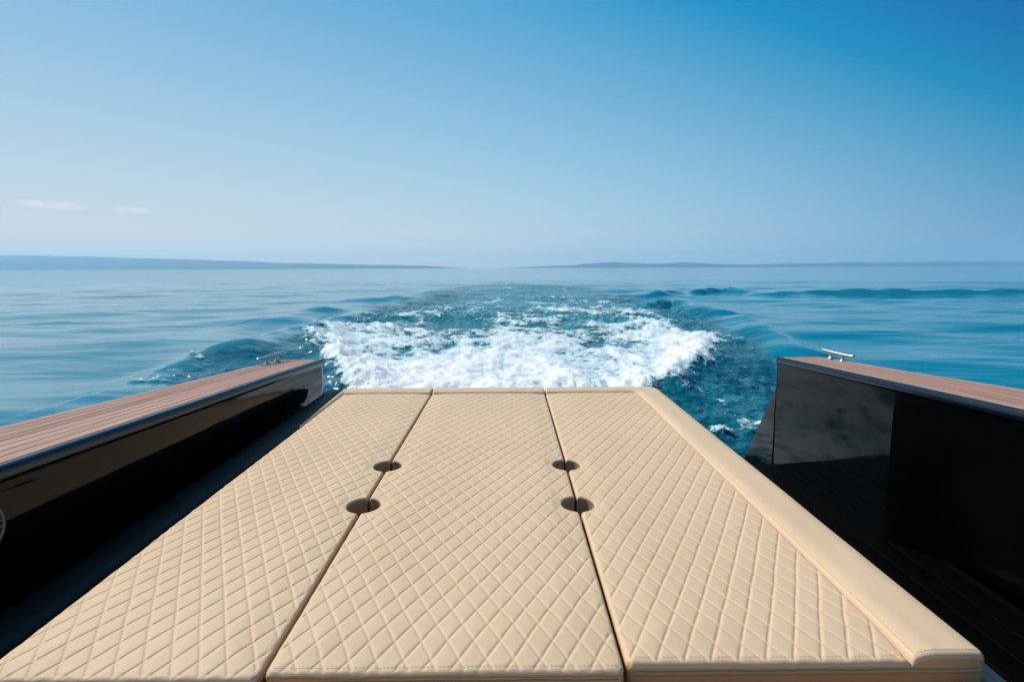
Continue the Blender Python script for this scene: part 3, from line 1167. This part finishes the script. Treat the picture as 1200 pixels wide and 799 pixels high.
    allsk = (sk[a, b_] & sk[a + 1, b_] & sk[a, b_ + 1] & sk[a + 1, b_ + 1]) | out_f

    def sub(name_, fmask, mat):
        fs = Fq[fmask]
        if not len(fs):
            return None
        id_ = np.unique(fs)
        rm = np.full(ny_ * nx_, -1)
        rm[id_] = np.arange(len(id_))
        return mesh_obj(name_, V_[id_], rm[fs], mat, root)
    sub('quilted_cover', qf & ~skf, M_leather)
    sub('border_roll', (~qf) & ~skf, M_leather)
    hz_f = np.zeros(out_f.shape, bool)
    for m_ in hole_m:
        hz_f |= (m_[a, b_] < HR + 0.0005)
    sub('side_band', skf & ~allsk & ~hz_f, M_leather_side_shade)
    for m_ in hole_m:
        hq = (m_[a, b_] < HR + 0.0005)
        sub('shaded_hole_wall', skf & ~allsk & hq, M_hole_shade)
    tag(root, label, 'cushion', 'quilted sun pad cushions')
    return root, (PX, PY, zz)


def tube(name, pts, r_, mat, parent, seg=6):
    pts = [Vector(p) for p in pts]
    secs = []
    for i, p in enumerate(pts):
        d = (pts[min(i + 1, len(pts) - 1)] - pts[max(i - 1, 0)]).normalized()
        up = Vector((0, 0, 1))
        sd_ = d.cross(up)
        if sd_.length < 1e-4:
            sd_ = Vector((1, 0, 0))
        sd_.normalize()
        u2 = sd_.cross(d)
        secs.append([tuple(p + r_ * (math.cos(a_) * sd_ + math.sin(a_) * u2)) for a_ in np.linspace(0, 2 * math.pi, seg, endpoint=False)])
    return loft(name, secs, mat, parent, closed=True, caps=True, sharp=80)


def piping(root, x0, x1, y0, y1, zoff=0.0, side_y=True):
    o = root.location
    z = ZP + zoff - 0.010 - o.z
    g = 0.0002
    pts = [(x0 - g, y1 - 0.02), (x0 - g, y0 + 0.012), (x0 + 0.003, y0 + 0.003), (x0 + 0.012, y0 - g), (x1 - 0.012, y0 - g), (x1 - 0.003, y0 + 0.003), (x1 + g, y0 + 0.012), (x1 + g, y0 + 0.05)]
    return pts, z


GAP = 0.003
mid, mid_a = cushion('sun_cushion', -0.417 + GAP, 0.197 - GAP, 0.772, YF, 'middle beige diamond quilted cushion of the sun pad, between the two seams', -0.089, 0.800,
                 border_y=YS, holes=HOLES, seed=1)
lef, _ = cushion('sun_cushion', -0.893, -0.417 - GAP, 0.762, YF, 'left beige quilted cushion of the sun pad, beside the shade-darkened bolster', -0.655, 0.76, border_y=YS, holes=HOLES[:2], seed=5)
rig, rig_a = cushion('sun_cushion', 0.197 + GAP, 0.822, 0.788, YF, 'right beige quilted cushion with a wide smooth roll along its outer side', 0.44, 0.79,
                 border_x=0.690, border_y=YS, corner=0.06, holes=HOLES[2:], seed=9)
fro, _ = cushion('seat_cushion', -0.89, 0.80, 0.28, 0.757, 'beige quilted cushion cut by the bottom edge, nearest the camera', 0.0, 0.75, step=0.0045, zoff=-0.022, seed=13)
fro['group'] = ''
del fro['group']

# welts along the near edges
for root, x0, x1, y0 in ((mid, -0.413, 0.193, 0.772), (lef, -0.893, -0.421, 0.762), (rig, 0.201, 0.822, 0.788)):
    o = root.location
    z = ZP - 0.0175 - o.z
    xs = np.linspace(x0 + 0.012, x1 - 0.012, 60)
    tube('piping', [(x - o.x, y0 - 0.0006 - o.y, z + 0.0006 * math.sin(x * 40)) for x in xs], 0.0027, M_piping, root)
    bmv, bmf = [], []
    k = 0
    for x in np.arange(x0 + 0.014, x1 - 0.014, 0.0062):
        for (ax, az_) in ((0, 0), (0.0038, 0), (0.0038, 0.0011), (0, 0.0011)):
            bmv.append((x + ax - o.x, y0 - 0.0011 - o.y, ZP - 0.0245 - o.z + az_))
        bmf.append((k, k + 1, k + 2, k + 3))
        k += 4
    st = mesh_obj('stitching', bmv, bmf, M_thread, root, smooth=False)
    st['kind'] = 'stuff'

def stitches(root, arr, pts, ln=0.0042, wd=0.0010, along=(0, 1)):
    PXa, PYa, Za = arr
    o = root.location
    V_, F_ = [], []
    ax_, ay_ = along
    for (x, y) in pts:
        k = np.argmin((PXa - x) ** 2 + (PYa - y) ** 2)
        z = Za.ravel()[k] + ZP - o.z + 0.0006
        n0 = len(V_)
        for (p, q) in ((0, -1), (1, -1), (1, 1), (0, 1)):
            V_.append((x - o.x + ax_ * ln * p + ay_ * wd * q * 0.5, y - o.y + ay_ * ln * p - ax_ * wd * q * 0.5, z + (0.0003 if p == 0 else 0)))
        F_.append((n0, n0 + 1, n0 + 2, n0 + 3))
    st = mesh_obj('seam_thread', V_, F_, M_thread, root, smooth=False)
    st['kind'] = 'stuff'


stitches(rig, rig_a, [(0.6995, y) for y in np.arange(0.80, 2.0, 0.0068)])
stitches(mid, mid_a, [(x, 0.7835) for x in np.arange(-0.40, 0.18, 0.0068)], along=(1, 0))
stitches(rig, rig_a, [(x, 0.7995) for x in np.arange(0.21, 0.68, 0.0068)], along=(1, 0))
stitches(rig, rig_a, [(x, 0.7975) for x in np.arange(0.705, 0.805, 0.0058)], along=(1, 0))

# bolster's sunlit sliver as added strip: widest at the aft edge, dies out forward
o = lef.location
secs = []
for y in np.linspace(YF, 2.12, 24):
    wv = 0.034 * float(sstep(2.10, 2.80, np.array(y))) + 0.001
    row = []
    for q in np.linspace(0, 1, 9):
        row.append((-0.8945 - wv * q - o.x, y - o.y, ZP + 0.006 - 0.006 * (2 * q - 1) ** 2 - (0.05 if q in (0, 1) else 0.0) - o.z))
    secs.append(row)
loft('sunlit_strip', secs, M_leather, lef, caps=False, sharp=80)

# bolster along the left wall, its leather darkened for the wall's shade
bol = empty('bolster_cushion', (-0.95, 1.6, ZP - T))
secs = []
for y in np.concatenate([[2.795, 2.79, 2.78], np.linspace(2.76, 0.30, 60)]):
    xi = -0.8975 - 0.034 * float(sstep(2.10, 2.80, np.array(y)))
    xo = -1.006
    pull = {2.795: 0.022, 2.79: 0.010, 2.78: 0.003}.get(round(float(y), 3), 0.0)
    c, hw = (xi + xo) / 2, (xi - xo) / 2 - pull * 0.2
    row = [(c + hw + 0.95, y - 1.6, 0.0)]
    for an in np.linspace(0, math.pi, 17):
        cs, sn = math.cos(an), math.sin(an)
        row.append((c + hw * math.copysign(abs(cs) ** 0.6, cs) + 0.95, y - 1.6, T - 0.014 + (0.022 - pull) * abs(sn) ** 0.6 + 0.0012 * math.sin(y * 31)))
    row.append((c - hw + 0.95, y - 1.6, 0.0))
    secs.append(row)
loft('cover', secs, M_shaded_leather, bol, closed=True, caps=True, sharp=70)
tag(bol, 'long smooth bolster with shade in its dark colour, between the left black wall and the quilted pad', 'bolster')

# ------------------------------------------------------------------ haze
bm = bmesh.new()
box_bm(bm, -14000, 14000, -2500, 7300, -8, 195)
mh = bpy.data.materials.new('haze_air')
mh.use_nodes = True
t = mh.node_tree
t.nodes.clear()
om = t.nodes.new('ShaderNodeOutputMaterial')
pv = t.nodes.new('ShaderNodeVolumePrincipled')
pv.inputs['Color'].default_value = (0.44, 0.79, 1.0, 1)
pv.inputs['Density'].default_value = 0.00014
pv.inputs['Anisotropy'].default_value = 0.2
t.links.new(pv.outputs[0], om.inputs['Volume'])
hz = bm_obj('haze', bm, mh, smooth=False)
tag(hz, 'pale sea haze over the far shore', 'haze', kind='stuff')
